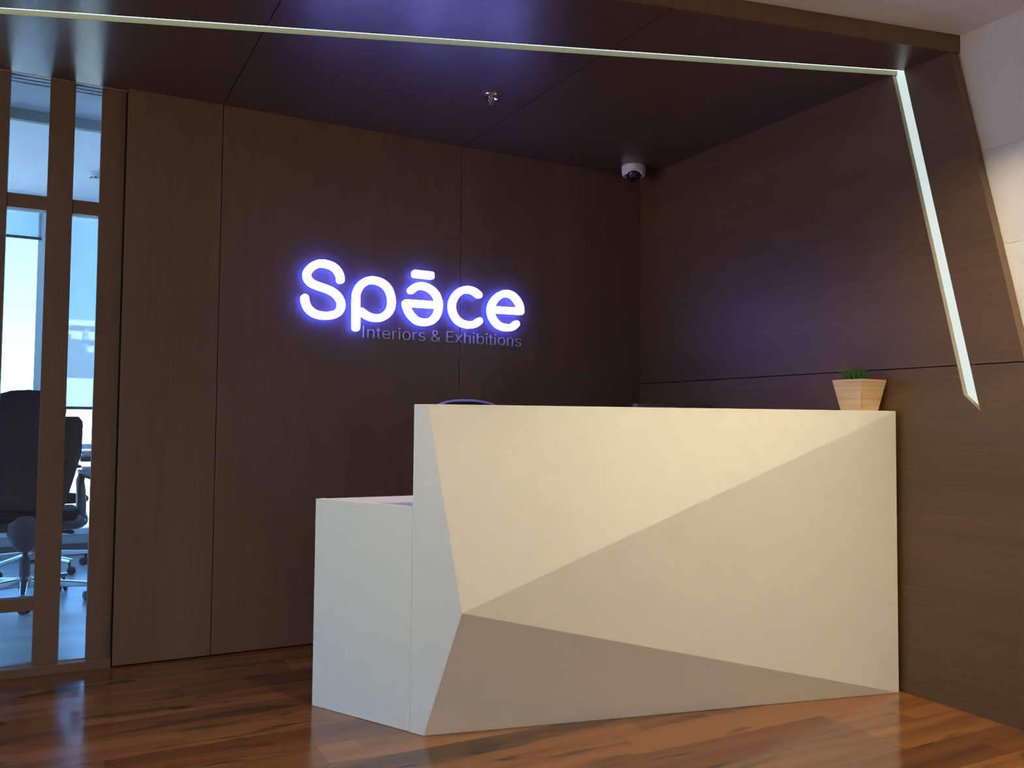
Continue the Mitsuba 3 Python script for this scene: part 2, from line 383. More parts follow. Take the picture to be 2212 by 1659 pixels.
for i, (x, y, power, cut) in enumerate(DOWNLIGHTS):
    key = numbered('downlight')
    add(key + '__trim_ring', lathe([(0.036, 0.0), (0.046, -0.004), (0.050, 0.0), (0.050, 0.002), (0.036, 0.002)], 32, at=(x, y, LOBBY - 0.002)), CHROME, smooth=30)
    add(key + '__lens', lathe([(0.0, -0.001), (0.036, -0.001), (0.036, 0.001), (0.0, 0.001)], 24, at=(x, y, LOBBY - 0.002)), WHITE_PLASTIC)
    tag(key, 'round recessed downlight in the white lobby ceiling, ' + ('before the glazed screen', 'before the left end of the desk', 'before the right end of the desk', 'close to the white panelled wall', 'beside the lobby window', 'behind the viewer near the middle', 'behind the viewer near the white wall')[i], 'downlight', 'lobby downlights')
LEFT_WINDOWS = [(1.85, 3.40)]
for i, (a, b) in enumerate(LEFT_WINDOWS):
    w = 'window_%d' % (6 + i)
    tag(w, kind='structure', label='tall lobby window to the left of the view')
    fr = sbox(a, 0.10, b, 2.36).difference(sbox(a + 0.04, 0.14, b - 0.04, 2.32))
    add(w + '__frame', slab(fr, 'x', LEFT - 0.08, LEFT + 0.01), WINDOW_WHITE)
    add(w + '__pane', trimesh.Trimesh([(LEFT - 0.03, a + 0.04, 0.14), (LEFT - 0.03, b - 0.04, 0.14), (LEFT - 0.03, b - 0.04, 2.32), (LEFT - 0.03, a + 0.04, 2.32)], [[0, 1, 2], [0, 2, 3]], process=False), 'bronze_pane')

# ------------------------------------------------------------------ glazed timber screen on the left
SC0 = -1.60
tag('wall_screen', kind='structure', label='timber screen of upright posts with glass between')
posts = [(-0.264, -0.173), (-0.035, 0.057), (0.154, 0.2455)]
x = -0.264
lefts = []
while x - 0.30 > SC0:
    lefts.append((x - 0.30, x - 0.20))
    x -= 0.30
posts = lefts[::-1] + posts
bays = [(a[1], b[0]) for a, b in zip(posts[:-1], posts[1:])]
for i, (a, b) in enumerate(posts):
    add('wall_screen__post' + ('' if i == 0 else '_%03d' % i), cbox(a, b, GLASS_Y, GLASS_Y + 0.055, 0.0, 2.62, 0.001), VENEER_POST)
add('wall_screen__base_rail', cbox(posts[0][0], 0.2455, D, D + 0.09, 0.0, 0.0365, 0.002), VENEER_POST)
rails = 0
for i, (a, b) in enumerate(bays):
    zr = [(1.831, 1.887)]
    if i == len(bays) - 2 or i < len(bays) - 2:
        zr.append((0.246, 0.296))
    for z0, z1 in zr:
        add('wall_screen__cross_rail' + ('' if rails == 0 else '_%03d' % rails), cbox(a, b, GLASS_Y + 0.004, GLASS_Y + 0.050, z0, z1, 0.001), VENEER_POST)
        rails += 1
    cuts = [0.0365] + [z for r in sorted(zr) for z in r] + [2.60]
    for j, (z0, z1) in enumerate(zip(cuts[0::2], cuts[1::2])):
        pane = trimesh.Trimesh([(a, GLASS_Y + 0.03, z0), (b, GLASS_Y + 0.03, z0), (b, GLASS_Y + 0.03, z1), (a, GLASS_Y + 0.03, z1)], [[0, 1, 2], [0, 2, 3]], process=False)
        add(numbered('wall_screen__pane'), pane, 'tinted_pane')
add('wall_screen__edge_panel', cbox(-4.0, posts[0][0], GLASS_Y, GLASS_Y + 0.055, 0, 2.62), VENEER_POST)
add('wall_screen__glass_channel', cbox(posts[0][0], 0.2455, GLASS_Y + 0.012, GLASS_Y + 0.05, 0.0, 0.0395), ALUMINIUM)

# ------------------------------------------------------------------ the office behind the glass
tag('ceiling_office', kind='structure', label='pale office ceiling with a low margin by the glass')
MARGIN = 4.346
add('ceiling_office', join(cbox(-4.0, 2.6, MARGIN, OFFICE_Y + 0.1, OFFICE_H, OFFICE_H + 0.1)), OFFICE_WHITE)
slots = [3.912, 3.952, 3.992]
edges = [3.895] + [v for s in slots for v in (s, s + 0.016)] + [MARGIN]
for i, (a, b) in enumerate(zip(edges[0::2], edges[1::2])):
    add('ceiling_office__margin_strip' + ('' if i == 0 else '_%03d' % i), cbox(-4.0, 2.6, a, b, H, H + 0.03), OFFICE_WHITE)
add('ceiling_office__drop_beam', cbox(-4.0, 2.6, MARGIN, MARGIN + 0.035, H - 0.048, OFFICE_H, 0.002), OFFICE_GREY)
add('ceiling_office__slot_backing', cbox(-4.0, 2.6, 3.895, MARGIN, H + 0.03, H + 0.06), SLOT_BLACK)
tag('wall_office', kind='structure', label='office window wall')
add('wall_office', join(cbox(-4.0, 2.6, OFFICE_Y, OFFICE_Y + 0.12, 0.0, 0.155), cbox(-4.0, 2.6, OFFICE_Y, OFFICE_Y + 0.12, 2.531, OFFICE_H + 0.1),
                        cbox(-4.0, -2.04, OFFICE_Y, OFFICE_Y + 0.12, 0, OFFICE_H), cbox(2.3, 2.6, OFFICE_Y, OFFICE_Y + 0.12, 0, OFFICE_H)), OFFICE_GREY)
tag('baseboard_office', kind='structure')
add('baseboard_office', cbox(-4.0, 2.6, OFFICE_Y - 0.02, OFFICE_Y, 0, 0.085, 0.003), SKIRTING)
tag('wall_office_right', kind='structure')
add('wall_office_right', cbox(2.5, 2.6, 3.99, OFFICE_Y, 0, OFFICE_H), OFFICE_WHITE)
tag('wall_office_partition', kind='structure')
add('wall_office_partition', cbox(0.25, 2.6, D + 0.121, D + 0.16, 0, OFFICE_H), OFFICE_WHITE)
windows = [(-2.02, -1.52), (-1.42, -0.065), (0.035, 1.20), (1.30, 2.25)]
for i, (a, b) in enumerate(windows):
    w = 'window_%d' % (i + 1)
    tag(w, kind='structure', label='tall white framed office window')
    fr = sbox(a, 0.155, b, 2.531).difference(sbox(a + 0.045, 0.195, b - 0.045, 2.500))
    add(w + '__frame', slab(fr, 'y', OFFICE_Y - 0.03, OFFICE_Y + 0.07), WINDOW_WHITE)
    add(w + '__sill_bar', cbox(a + 0.045, b - 0.045, OFFICE_Y - 0.012, OFFICE_Y + 0.05, 0.775, 0.812, 0.002), WINDOW_WHITE)
    for z0, z1 in ((0.195, 0.775), (0.812, 2.500)):
        pane = trimesh.Trimesh([(a + 0.045, OFFICE_Y + 0.03, z0), (b - 0.045, OFFICE_Y + 0.03, z0), (b - 0.045, OFFICE_Y + 0.03, z1), (a + 0.045, OFFICE_Y + 0.03, z1)], [[0, 1, 2], [0, 2, 3]], process=False)
        add(numbered(w + '__pane'), pane, 'clear_pane')
    if i:
        add('wall_office__mullion' + ('' if i == 1 else '_%03d' % (i - 1)), cbox(windows[i - 1][1], a, OFFICE_Y - 0.01, OFFICE_Y + 0.12, 0.1, 2.56, 0.003), WINDOW_WHITE)


def roller_blind(a, b, drop, label):
    key = numbered('roller_blind')
    y = OFFICE_Y - 0.036
    zz = np.linspace(2.49, drop + 0.02, 12)
    sheet_v = np.array([(x, y, z) for z in zz for x in (a, b)])
    sheet_f = [q for i in range(len(zz) - 1) for q in ([2 * i, 2 * i + 1, 2 * i + 3], [2 * i, 2 * i + 3, 2 * i + 2])]
    add(key + '__fabric', trimesh.Trimesh(sheet_v, sheet_f, process=False), 'blind_fabric')
    add(key + '__bottom_bar', ball_hull([(a, y, drop + 0.006), (b, y, drop + 0.006), (a, y, drop + 0.016), (b, y, drop + 0.016)], 0.006, 8), GREY_PLASTIC)
    add(key + '__roller', tube([(a, y - 0.005, 2.502), (b, y - 0.005, 2.502)], 0.016, 12), WINDOW_WHITE, smooth=30)
    tag(key, label, 'blind')


roller_blind(-1.36, -0.092, 2.290, 'grey translucent roller blind pulled only a little way down its window')
roller_blind(0.045, 1.19, 1.066, 'pale blue translucent roller blind pulled far down beside the screen post')

# smoke detector on the office ceiling
SD = (0.232, 6.2, OFFICE_H)
key = 'smoke_detector'
add(key + '__base', lathe([(0, 0), (0.062, 0), (0.062, -0.014), (0.056, -0.020), (0.0, -0.020)], 32, at=SD), WHITE_PLASTIC, smooth=30)
add(key + '__chamber', lathe([(0, -0.050), (0.030, -0.050), (0.042, -0.044), (0.050, -0.0205), (0.0, -0.0205)], 32, at=SD), WHITE_PLASTIC, smooth=30)
for i in range(10):
    a = i * math.pi / 5
    add(key + '__vent' + ('' if i == 0 else '_%03d' % i), trimesh.creation.box((0.006, 0.018, 0.012), T_ := trimesh.transformations.compose_matrix(translate=(SD[0] + 0.0425 * math.cos(a), SD[1] + 0.0425 * math.sin(a), SD[2] - 0.034), angles=(0, 0, a))), SLOT_BLACK)
tag(key, 'round white smoke detector on the pale office ceiling behind the glass', 'smoke detector')

# office desk by the window, with papers
key = 'office_desk'
add(key + '__top', cbox(0.17, 1.9, 5.75, 6.05, 0.742, 0.772, 0.003), DESK_DARK)
add(key + '__shelf', cbox(0.185, 1.87, 5.76, 6.04, 0.672, 0.700, 0.002), DESK_GREY)
for i, x in enumerate((0.60, 1.80)):
    add(key + '__leg' + ('' if i == 0 else '_%03d' % i), cbox(x, x + 0.045, 5.80, 6.00, 0.0, 0.742, 0.003), DESK_DARK)
tag(key, 'dark office desk standing before the windows behind the glass screen', 'desk')
stack = []
for i in range(3):
    a, b = rng.uniform(-0.01, 0.01, 2)
    key = 'paper_sheaf' + ('' if i == 0 else '_%03d' % i)
    add(key, cbox(0.182 + a, 0.40 + a, 5.762 + b, 6.03 + b, 0.7722 + 0.010 * i, 0.7818 + 0.010 * i, 0.0006), PAPER if i % 2 else DESK_GREY)
    tag(key, ('lowest sheaf of the paper stack on the dark office desk', 'middle sheaf of the paper stack on the dark office desk', 'topmost sheaf of the paper stack on the dark office desk')[i], 'paper', 'paper stack on the office desk')


def star_chair(cx, cy, turn, base_turn, top, label, group=None, headrest=True, R=0.345):
    """swivel chair; at turn 0 it looks along +y, its back towards -y"""
    key = numbered('office_chair')
    M = trimesh.transformations.translation_matrix((cx, cy, 0)) @ trimesh.transformations.rotation_matrix(turn, (0, 0, 1))

    def put(name, mesh, mat, smooth=False, m=M):
        mesh = mesh.copy()
        mesh.apply_transform(m)
        return add(numbered(key + '__' + name), mesh, mat, smooth)
    MB = trimesh.transformations.translation_matrix((cx, cy, 0)) @ trimesh.transformations.rotation_matrix(base_turn, (0, 0, 1))
    put('hub', lathe([(0, 0.075), (0.030, 0.075), (0.044, 0.085), (0.044, 0.125), (0.034, 0.140), (0.0, 0.140)], 24), ALUMINIUM, 30, MB)
    for i in range(5):
        RM = MB @ trimesh.transformations.rotation_matrix(i * 2 * math.pi / 5, (0, 0, 1))
        leg = ball_hull([(0.03, -0.022, 0.088), (0.03, 0.022, 0.088), (0.03, -0.016, 0.122), (0.03, 0.016, 0.122),
                         (R, -0.012, 0.082), (R, 0.012, 0.082), (R, -0.009, 0.096), (R, 0.009, 0.096)], 0.005, 8)
        put('leg', leg, CHROME, 25, RM)
        lk = [q for q in scene if q.startswith(key + '__leg')][-1]
        CM = RM @ trimesh.transformations.translation_matrix((R - 0.012, 0, 0)) @ trimesh.transformations.rotation_matrix(0.9 + 1.3 * i, (0, 0, 1))
        wheel = join(*[lathe([(0, -0.009), (0.021, -0.009), (0.0255, -0.005), (0.0255, 0.005), (0.021, 0.009), (0, 0.009)], 20, (0, 1, 0), (0.012, s * 0.015, 0.0255)) for s in (-1, 1)])
        fork = join(tube([(0, 0, 0.05), (0, 0, 0.085)], 0.008, 10), ball_hull([(0.0, 0, 0.052), (0.014, 0, 0.048), (0.012, 0, 0.026)], 0.0055, 8))
        for nm, ms in (('wheel', wheel), ('fork', fork)):
            ms = ms.copy()
            ms.apply_transform(CM)
            add(lk + '__' + nm, ms, BLACK_PLASTIC, 30)
    put('gas_lift', join(lathe([(0, 0.139), (0.027, 0.139), (0.027, 0.24), (0, 0.24)], 20), lathe([(0, 0.24), (0.015, 0.24), (0.015, 0.34), (0, 0.34)], 16)), GREY_PLASTIC, 30)
    # tilt mechanism: a rounded cup under the seat
    hous = lathe([(0.0, 0.290), (0.030, 0.295), (0.056, 0.325), (0.086, 0.385), (0.098, 0.440), (0.090, 0.480), (0.055, 0.508), (0.0, 0.515)], 32)
    hous.apply_translation((0, -0.17, 0))
    put('tilt_housing', hous, GREY_PLASTIC, 40)
    put('mechanism', ball_hull([(-0.06, -0.15, 0.36), (0.06, -0.15, 0.36), (-0.06, 0.10, 0.36), (0.06, 0.10, 0.36), (-0.08, -0.1, 0.42), (0.08, -0.1, 0.42), (-0.08, 0.12, 0.42), (0.08, 0.12, 0.42)], 0.012, 10), BLACK_PLASTIC, 30)
    lever = tube(spline([(0.05, -0.02, 0.40), (0.15, -0.03, 0.385), (0.20, -0.03, 0.375)]), 0.006, 8)
    put('lever', join(lever, ball_hull([(0.18, -0.03, 0.378), (0.225, -0.03, 0.37)], 0.012, 10)), BLACK_PLASTIC, 40)
    # seat
    seat = ball_hull([(x, y, z) for x, y, z in ((-0.215, -0.19, 0.475), (0.215, -0.19, 0.475), (-0.22, 0.17, 0.475), (0.22, 0.17, 0.475), (-0.17, 0.23, 0.465), (0.17, 0.23, 0.465), (-0.17, -0.22, 0.48), (0.17, -0.22, 0.48))], 0.030, 16)
    put('seat', seat, BLACK_FABRIC, 40)
    # back: a curved padded shell, narrow at the bottom
    n, m_ = 22, 26
    zz = np.linspace(0.50, top if not headrest else top - 0.135, n)
    front, rear = [], []
    for z in zz:
        t = (z - zz[0]) / (zz[-1] - zz[0])
        hw = 0.165 + 0.090 * min(1, t * 1.6) ** 0.8
        if t > 0.93:
            hw *= math.sqrt(max(0.0, 1 - ((t - 0.93) / 0.07) ** 2 * 0.16))
        yb = -0.235 - 0.03 * math.sin(t * math.pi) * -1 - 0.075 * t
        for u in np.linspace(-1, 1, m_):
            xx = u * hw
            bow = 0.055 * u * u
            edge = max(0.0, 1 - abs(u) ** 6) ** 0.5 * (1 - abs(2 * t - 1) ** 10) ** 0.5
            front.append((xx, yb + bow + 0.032 * edge, z))
            rear.append((xx, yb + bow - 0.020 * edge, z))
    def sheet(off, flip):
        f = []
        for i in range(n - 1):
            for j in range(m_ - 1):
                a = off + i * m_ + j
                q = [[a, a + 1, a + m_ + 1], [a, a + m_ + 1, a + m_]]
                f += [r[::-1] for r in q] if flip else q
        return f
    back = trimesh.Trimesh(np.array(front + rear), np.array(sheet(0, True) + sheet(n * m_, False)), process=False)
    back.merge_vertices(digits_vertex=5)
    put('backrest', back, BLACK_FABRIC, True)
    if headrest:
        zt, yb = top - 0.125, -0.31
        prof = [(-0.15, zt - 0.06), (0.15, zt - 0.06), (0.165, zt + 0.02), (0.155, zt + 0.088), (0.08, zt + 0.112), (0, zt + 0.118), (-0.08, zt + 0.112), (-0.155, zt + 0.088), (-0.165, zt + 0.02)]
        head = ball_hull([(x, yb + 0.9 * x * x - 0.004, z) for x, z in prof] + [(x * 0.97, yb + 0.9 * x * x + 0.022, z) for x, z in prof], 0.009, 10)
        put('headrest', head, BLACK_FABRIC, 40)
    # spine and cross bar that carries the arms
    bar = tube(spline([(-0.262, -0.02, 0.455), (-0.255, -0.10, 0.440), (-0.20, -0.17, 0.440), (0, -0.185, 0.440), (0.20, -0.17, 0.440), (0.255, -0.10, 0.440), (0.262, -0.02, 0.455)]), 0.042, 16)
    put('cross_bar', bar, GLOSS_GREY, 40)
    for s in (-1, 1):
        arm = tube(spline([(s * 0.250, -0.10, 0.445), (s * 0.262, -0.10, 0.50), (s * 0.260, -0.09, 0.60), (s * 0.256, -0.06, 0.655), (s * 0.268, -0.03, 0.690)]), np.linspace(0.030, 0.019, 33), 12)
        put('arm', arm, GLOSS_GREY, 40)
        ak = [q for q in scene if q.startswith(key + '__arm') and '__pad' not in q][-1]
        pad = ball_hull([(s * 0.252, -0.13, 0.694), (s * 0.308, -0.13, 0.672), (s * 0.252, 0.12, 0.700), (s * 0.310, 0.12, 0.688)], 0.009, 10)
        pad.apply_transform(M)
        add(ak + '__pad', pad, BLACK_PLASTIC, 40)
    tag(key, label, 'chair', group)
    return key


star_chair(-0.095, 5.44, 0.0, math.radians(-90), 1.145, 'black high-backed swivel chair with headrest, its back close behind the glass')
star_chair(-0.065, 6.52, math.radians(-62), math.radians(-52), 0.955, 'lower black swivel chair behind the high-backed one, showing its castors', headrest=False)

# ------------------------------------------------------------------ view from the office windows
OUT_WHITE = plain('facade_white', (0.72, 0.70, 0.66), 0.8, 0.2)
OUT_DARK = plain('facade_dark', (0.10, 0.115, 0.13), 0.6, 0.3)
OUT_GLASS = plain('facade_glass', (0.30, 0.33, 0.36), 0.3, 0.5)
ground = cbox(-120, 160, 12, 260, -26.2, -26.0)
tag('ground_street', kind='structure')
add('ground_street', ground, OUT_GLASS)


def far_building(x0, x1, y, z0, z1, wall, storey, bay, label):
    key = numbered('building')
    add(key + '__walls', cbox(x0, x1, y, y + 12, z0, z1), wall)
    k = 0
    zt = z1 - 0.25
    while zt - storey > max(z0, 1.0):
        add(key + '__band' + ('' if k == 0 else '_%03d' % k), cbox(x0, x1, y - 0.12, y - 0.002, zt - 0.12, zt), OUT_DARK)
        zt -= storey
        k += 1
    nb = int((x1 - x0) / bay)
    for i in range(nb):
        xx = x0 + bay * (i + 0.5)
        add(key + '__pier' + ('' if i == 0 else '_%03d' % i), cbox(xx - 0.09, xx + 0.09, y - 0.10, y - 0.002, z0, z1 - 0.3), OUT_GLASS)
    tag(key, label, 'building')


far_building(-0.2, 9.7, 40.0, -26.0, 5.1, OUT_WHITE, 0.58, 2.9, 'sunlit white building with thin storey bands seen through the long blind')
key = 'building_001'
add(key + '__walls', join(cbox(-0.2, 10.0, 30.0, 36.0, 2.25, 3.07), cbox(-0.2, 0.94, 30.0, 36.0, 3.07, 3.36), cbox(-0.2, 0.50, 30.0, 35.0, 3.36, 3.62)), OUT_DARK)
add(key + '__podium', cbox(-0.2, 10.0, 29.96, 36.0, -26.0, 2.25), OUT_WHITE)
tag(key, 'darker stepped building low in front of the sunlit white one', 'building')

# ------------------------------------------------------------------ faceted reception desk
key = 'reception_desk'
C, Eb, AP = np.array([1.0805, 2.594, 0]), np.array([2.838, 2.211, 0]), np.array([1.149, 2.464, 0.406])
TOP = 1.057
nin = np.array([0.2127, 0.977, 0])
TH = 0.052
up = np.array([0, 0, 1.0])
left_back = np.array([1.0545, 2.6445, 0])
right_back = Eb + nin * 0.045 + np.array([0.0, 0, 0])
right_back[0] = min(right_back[0], 2.846)
r = 0.0022
inset = lambda p: np.asarray(p, float)
body = ball_hull([C + up * r, Eb + up * r, AP, C + up * (TOP - r), Eb + up * (TOP - r) - np.array([0.001, 0, 0]), left_back + up * r, left_back + up * (TOP - r), right_back + up * r, right_back + up * (TOP - r)], r, 20)
add(key + '__front_panel', body, DESK_WHITE)
# side return: work surface and its end panel, a hairline behind the front panel
LOW = 0.7235
A = np.array([0.8440, 3.044, 0])
B = np.array([1.0530, 2.6485, 0])
Bback = B + (right_back - left_back) * 0.985
work = Polygon([A[:2], B[:2] + [0.0, 0.0], Bback[:2], (2.835, 3.033), (1.20, 3.0385)])
ws = slab(work, 'z', LOW - 0.03, LOW)
add(key + '__work_surface', ws, DESK_WHITE)
side_n = np.array([0.886, 0.463, 0])
end = ball_hull([A + up * 0.002, B + up * 0.002, A + up * (LOW - 0.0015), B + up * (LOW - 0.0015)] + [q + side_n * 0.035 + up * z for q in (A, B) for z in (0.002, LOW - 0.0015)], 0.0015, 8)
add(key + '__end_panel', end, DESK_WHITE)
# ledge behind the front panel at its far end
LG = Polygon([(2.30, 2.3727), (2.841, 2.2555), (2.841, 2.48), (2.30, 2.48)])
add(key + '__ledge', slab(LG, 'z', TOP - 0.030, TOP - 0.0005), DESK_WHITE)
add(key + '__ledge_support', cbox(2.805, 2.840, 2.29, 2.47, LOW, TOP - 0.030), DESK_WHITE)
add(key + '__back_leg', cbox(2.79, 2.835, 2.5, 3.02, 0.0, LOW - 0.03, 0.002), DESK_WHITE)
tag(key, 'white faceted reception desk with a lower side return', 'desk')

# monitor behind the desk
key = 'monitor'
my = 2.80
add(key + '__screen_housing', ball_hull([(x, my + d, z) for x in (2.064, 2.448) for d in (0, 0.02) for z in (0.835, 1.0775)], 0.003, 8), SCREEN_BLACK)
add(key + '__left_bezel', cbox(2.0575, 2.0610, my - 0.003, my + 0.022, 0.833, 1.080, 0.001), ALUMINIUM)
add(key + '__stand', ball_hull([(2.22, my + 0.0, 0.74), (2.29, my + 0.0, 0.74), (2.22, my + 0.01, 0.90), (2.29, my + 0.01, 0.90)], 0.006, 8), BLACK_PLASTIC)
add(key + '__foot', lathe([(0, LOW), (0.10, LOW), (0.10, LOW + 0.006), (0.085, LOW + 0.011), (0, LOW + 0.012)], 32, at=(2.255, my + 0.02, 0.0004)), BLACK_PLASTIC, smooth=30)
tag(key, 'black monitor whose top edge shows over the desk near the corner', 'monitor')

# receptionist's chair: only the arched top of its back shows
key = 'desk_chair'
CX, CY = 1.522, 3.28
arch = [(-0.190, 0.94), (-0.178, 1.000), (-0.140, 1.052), (-0.075, 1.081), (0.0, 1.088), (0.06, 1.0865), (0.135, 1.074), (0.19, 1.050), (0.225, 1.00), (0.24, 0.94)]
sp = spline(arch, 6)
rim = tube([(CX + x - 0.02, CY - 0.06 + 0.6 * x * x, z) for x, z in sp], 0.0055, 10)
WRAP = np.vstack([sp, [(0.20, 0.62), (-0.15, 0.62)]])
shell = slab(Polygon(WRAP).buffer(-0.004), 'y', 0, 0.025)
v = np.array(shell.vertices)
v = np.column_stack([CX - 0.02 + v[:, 0], CY - 0.06 + 0.6 * v[:, 0] ** 2 + v[:, 1] - 0.004, v[:, 2]])
add(key + '__backrest', trimesh.Trimesh(v, shell.faces, process=False), BLACK_FABRIC)
PURPLE_RIM = plain('rim_plastic', (0.20, 0.19, 0.70), 0.3, 0.6)
add(key + '__rim', rim, PURPLE_RIM, smooth=40)
add(key + '__seat', ball_hull([(CX - 0.2, CY - 0.01, 0.46), (CX + 0.2, CY - 0.01, 0.46), (CX - 0.19, CY + 0.36, 0.45), (CX + 0.19, CY + 0.36, 0.45)], 0.03, 12), BLACK_FABRIC, smooth=40)
add(key + '__spine', tube(spline([(CX, CY + 0.15, 0.40), (CX, CY - 0.02, 0.42), (CX, CY - 0.075, 0.55), (CX, CY - 0.055, 0.75)]), 0.02, 10), BLACK_PLASTIC, smooth=40)
add(key + '__column', tube([(CX, CY + 0.17, 0.08), (CX, CY + 0.17, 0.43)], 0.025, 12), GREY_PLASTIC, smooth=30)
for i in range(5):
    a = i * 2 * math.pi / 5 + 0.3
    ex, ey = CX + 0.28 * math.cos(a), CY + 0.17 + 0.28 * math.sin(a)
    lk = key + '__leg' + ('' if i == 0 else '_%03d' % i)
    add(lk, ball_hull([(CX, CY + 0.17, 0.10), (CX, CY + 0.17, 0.085), (ex, ey, 0.075)], [0.02, 0.02, 0.012], 10), BLACK_PLASTIC, smooth=30)
    add(lk + '__wheel', lathe([(0, -0.02), (0.026, -0.02), (0.030, -0.012), (0.030, 0.012), (0.026, 0.02), (0, 0.02)], 20, (math.sin(a), -math.cos(a), 0), (ex, ey, 0.0305)), BLACK_PLASTIC, smooth=30)
tag(key, 'chair behind the desk, the violet arched rim of its back just showing over the counter', 'chair')

# ------------------------------------------------------------------ wooden pot of grass on the desk
key = 'potted_grass'
px, py, hw, hb, z0, z1 = 2.7735, 2.3225, 0.0700, 0.0480, TOP + 0.0002, TOP + 0.1195
rimw = 0.0065
for i, (ux, uy) in enumerate(((-1, 0), (0, -1), (1, 0), (0, 1))):
    t = np.array([-uy, ux])
    n2 = np.array([ux, uy])
    def P(a, b, z):
        return (px + n2[0] * a + t[0] * b, py + n2[1] * a + t[1] * b, z)
    side = ball_hull([P(hb, -hb + .0015, z0 + 0.001), P(hb, hb - .0015, z0 + 0.001), P(hw, -hw + .0015, z1), P(hw, hw - .0015, z1),
                      P(hb - rimw, -hb + rimw, z0 + 0.001), P(hb - rimw, hb - rimw, z0 + 0.001), P(hw - rimw, -hw + rimw, z1), P(hw - rimw, hw - rimw, z1)], 0.0008, 6)
    add(key + '__pot_side' + ('' if i == 0 else '_%03d' % i), side, BAMBOO)
soil = hull([(px + sx * h, py + sy * h, z) for h, z in ((hb - 0.007, z0 + 0.002), (hw - 0.0095, z1 - 0.012)) for sx in (-1, 1) for sy in (-1, 1)])
add(key + '__soil', soil, SOIL)
for i in range(230):
    ang, rad = rng.uniform(0, 2 * math.pi), 0.045 * math.sqrt(rng.uniform())
    bx, by = px - 0.012 + rad * math.cos(ang), py + 0.008 + rad * math.sin(ang)
    ln = rng.uniform(0.050, 0.082) if rng.uniform() < 0.93 else rng.uniform(0.080, 0.095)
    lean = rng.normal(0, 0.26, 2) + 0.010 * np.array([math.cos(ang), math.sin(ang)]) * rad / 0.045 * 30 + np.array([-0.06, 0.03])
    wdt = rng.uniform(0.0011, 0.0019)
    d = np.array([math.cos(ang + 1.57), math.sin(ang + 1.57)])
    vs = []
    for t in (0, 0.35, 0.7, 1.0):
        c = np.array([bx, by]) + lean * ln * (0.45 * t + 0.55 * t * t)
        zc = z1 - 0.012 + ln * (t - 0.12 * t * t)
        w = wdt * (1 - t ** 2)
        vs += [(c[0] - d[0] * w, c[1] - d[1] * w, zc), (c[0] + d[0] * w, c[1] + d[1] * w, zc)]
    fs = [q for j in range(3) for q in ([2 * j, 2 * j + 1, 2 * j + 3], [2 * j, 2 * j + 3, 2 * j + 2])]
    add(key + '__grass_blade' + ('' if i == 0 else '_%03d' % i), trimesh.Trimesh(vs, fs, process=False), GRASS[i % 3])
tag(key, 'short green grass in a tapered square wooden pot on the desk corner', 'potted plant')

# ------------------------------------------------------------------ sprinkler and dome camera on the soffit
sx, sy = 1.592, 3.182
key = 'sprinkler'
add(key + '__escutcheon', lathe([(0.012, -0.004), (0.021, -0.006), (0.030, -0.0105), (0.0345, -0.006), (0.036, -0.001), (0.036, 0), (0.012, 0)], 40, at=(sx, sy, H)), CHROME, smooth=40)
add(key + '__body', lathe([(0, 0), (0.011, 0), (0.011, -0.012), (0.007, -0.016), (0, -0.016)], 20, at=(sx, sy, H)), CHROME, smooth=30)
for i, s in enumerate((-1, 1)):
    add(key + '__frame_arm' + ('' if i == 0 else '_001'), tube(spline([(sx + s * 0.009, sy, H - 0.011), (sx + s * 0.0125, sy, H - 0.022), (sx + s * 0.004, sy, H - 0.034)]), 0.0022, 8), CHROME, smooth=40)
add(key + '__bulb', tube([(sx, sy, H - 0.016), (sx, sy, H - 0.034)], 0.0026, 8), plain('bulb_amber', (0.7, 0.55, 0.3), 0.1), smooth=40)
defl = [lathe([(0, -0.036), (0.008, -0.036), (0.008, -0.034), (0, -0.034)], 16, at=(sx, sy, H))]
for i in range(12):
    a = i * math.pi / 6
    defl.append(trimesh.creation.box((0.007, 0.003, 0.001), trimesh.transformations.compose_matrix(translate=(sx + 0.0105 * math.cos(a), sy + 0.0105 * math.sin(a), H - 0.0355), angles=(0, 0.15, a))))
add(key + '__deflector', join(*defl), CHROME)
tag(key, 'chrome fire sprinkler in a round rose on the dark soffit', 'sprinkler')

cx, cy = 2.700, 3.700
key = 'dome_camera'
add(key + '__base', lathe([(0, 0), (0.061, 0), (0.063, -0.006), (0.063, -0.028), (0.061, -0.032), (0, -0.032)], 48, at=(cx, cy, H)), WHITE_PLASTIC, smooth=30)
# collar with an eyelid opening on the side towards the room
n = 96
toward = math.atan2(-cy, -cx) + 0.10
vs, fs = [], []
for i in range(n):
    a = 2 * math.pi * i / n
    da = (a - toward + math.pi) % (2 * math.pi) - math.pi
    drop = 0.053 - 0.015 * max(0.0, math.cos(min(abs(da) / 0.80, 1) * math.pi / 2)) ** 0.8
    for rr, zz_ in ((0.0625, -0.0335), (0.0600, -(drop - 0.006)), (0.0555, -drop), (0.050, -drop + 0.001), (0.048, -0.0335)):
        vs.append((cx + rr * math.cos(a), cy + rr * math.sin(a), H + zz_))
for i in range(n):
    for j in range(5):
        a, b = i * 5 + j, i * 5 + (j + 1) % 5
        c, d = ((i + 1) % n) * 5 + j, ((i + 1) % n) * 5 + (j + 1) % 5
        fs += [[a, b, d], [a, d, c]]
add(key + '__collar', trimesh.Trimesh(vs, fs, process=False), WHITE_PLASTIC, smooth=40)
dome = trimesh.creation.icosphere(4, 0.043)
dome.apply_translation((cx, cy, H - 0.038))
dome = dome.slice_plane((0, 0, H - 0.0315), (0, 0, -1), cap=True) if False else dome
add(key + '__dome', dome, SMOKED, smooth=True)
tag(key, 'white ceiling camera with a dark dome in the far corner of the soffit', 'security camera')

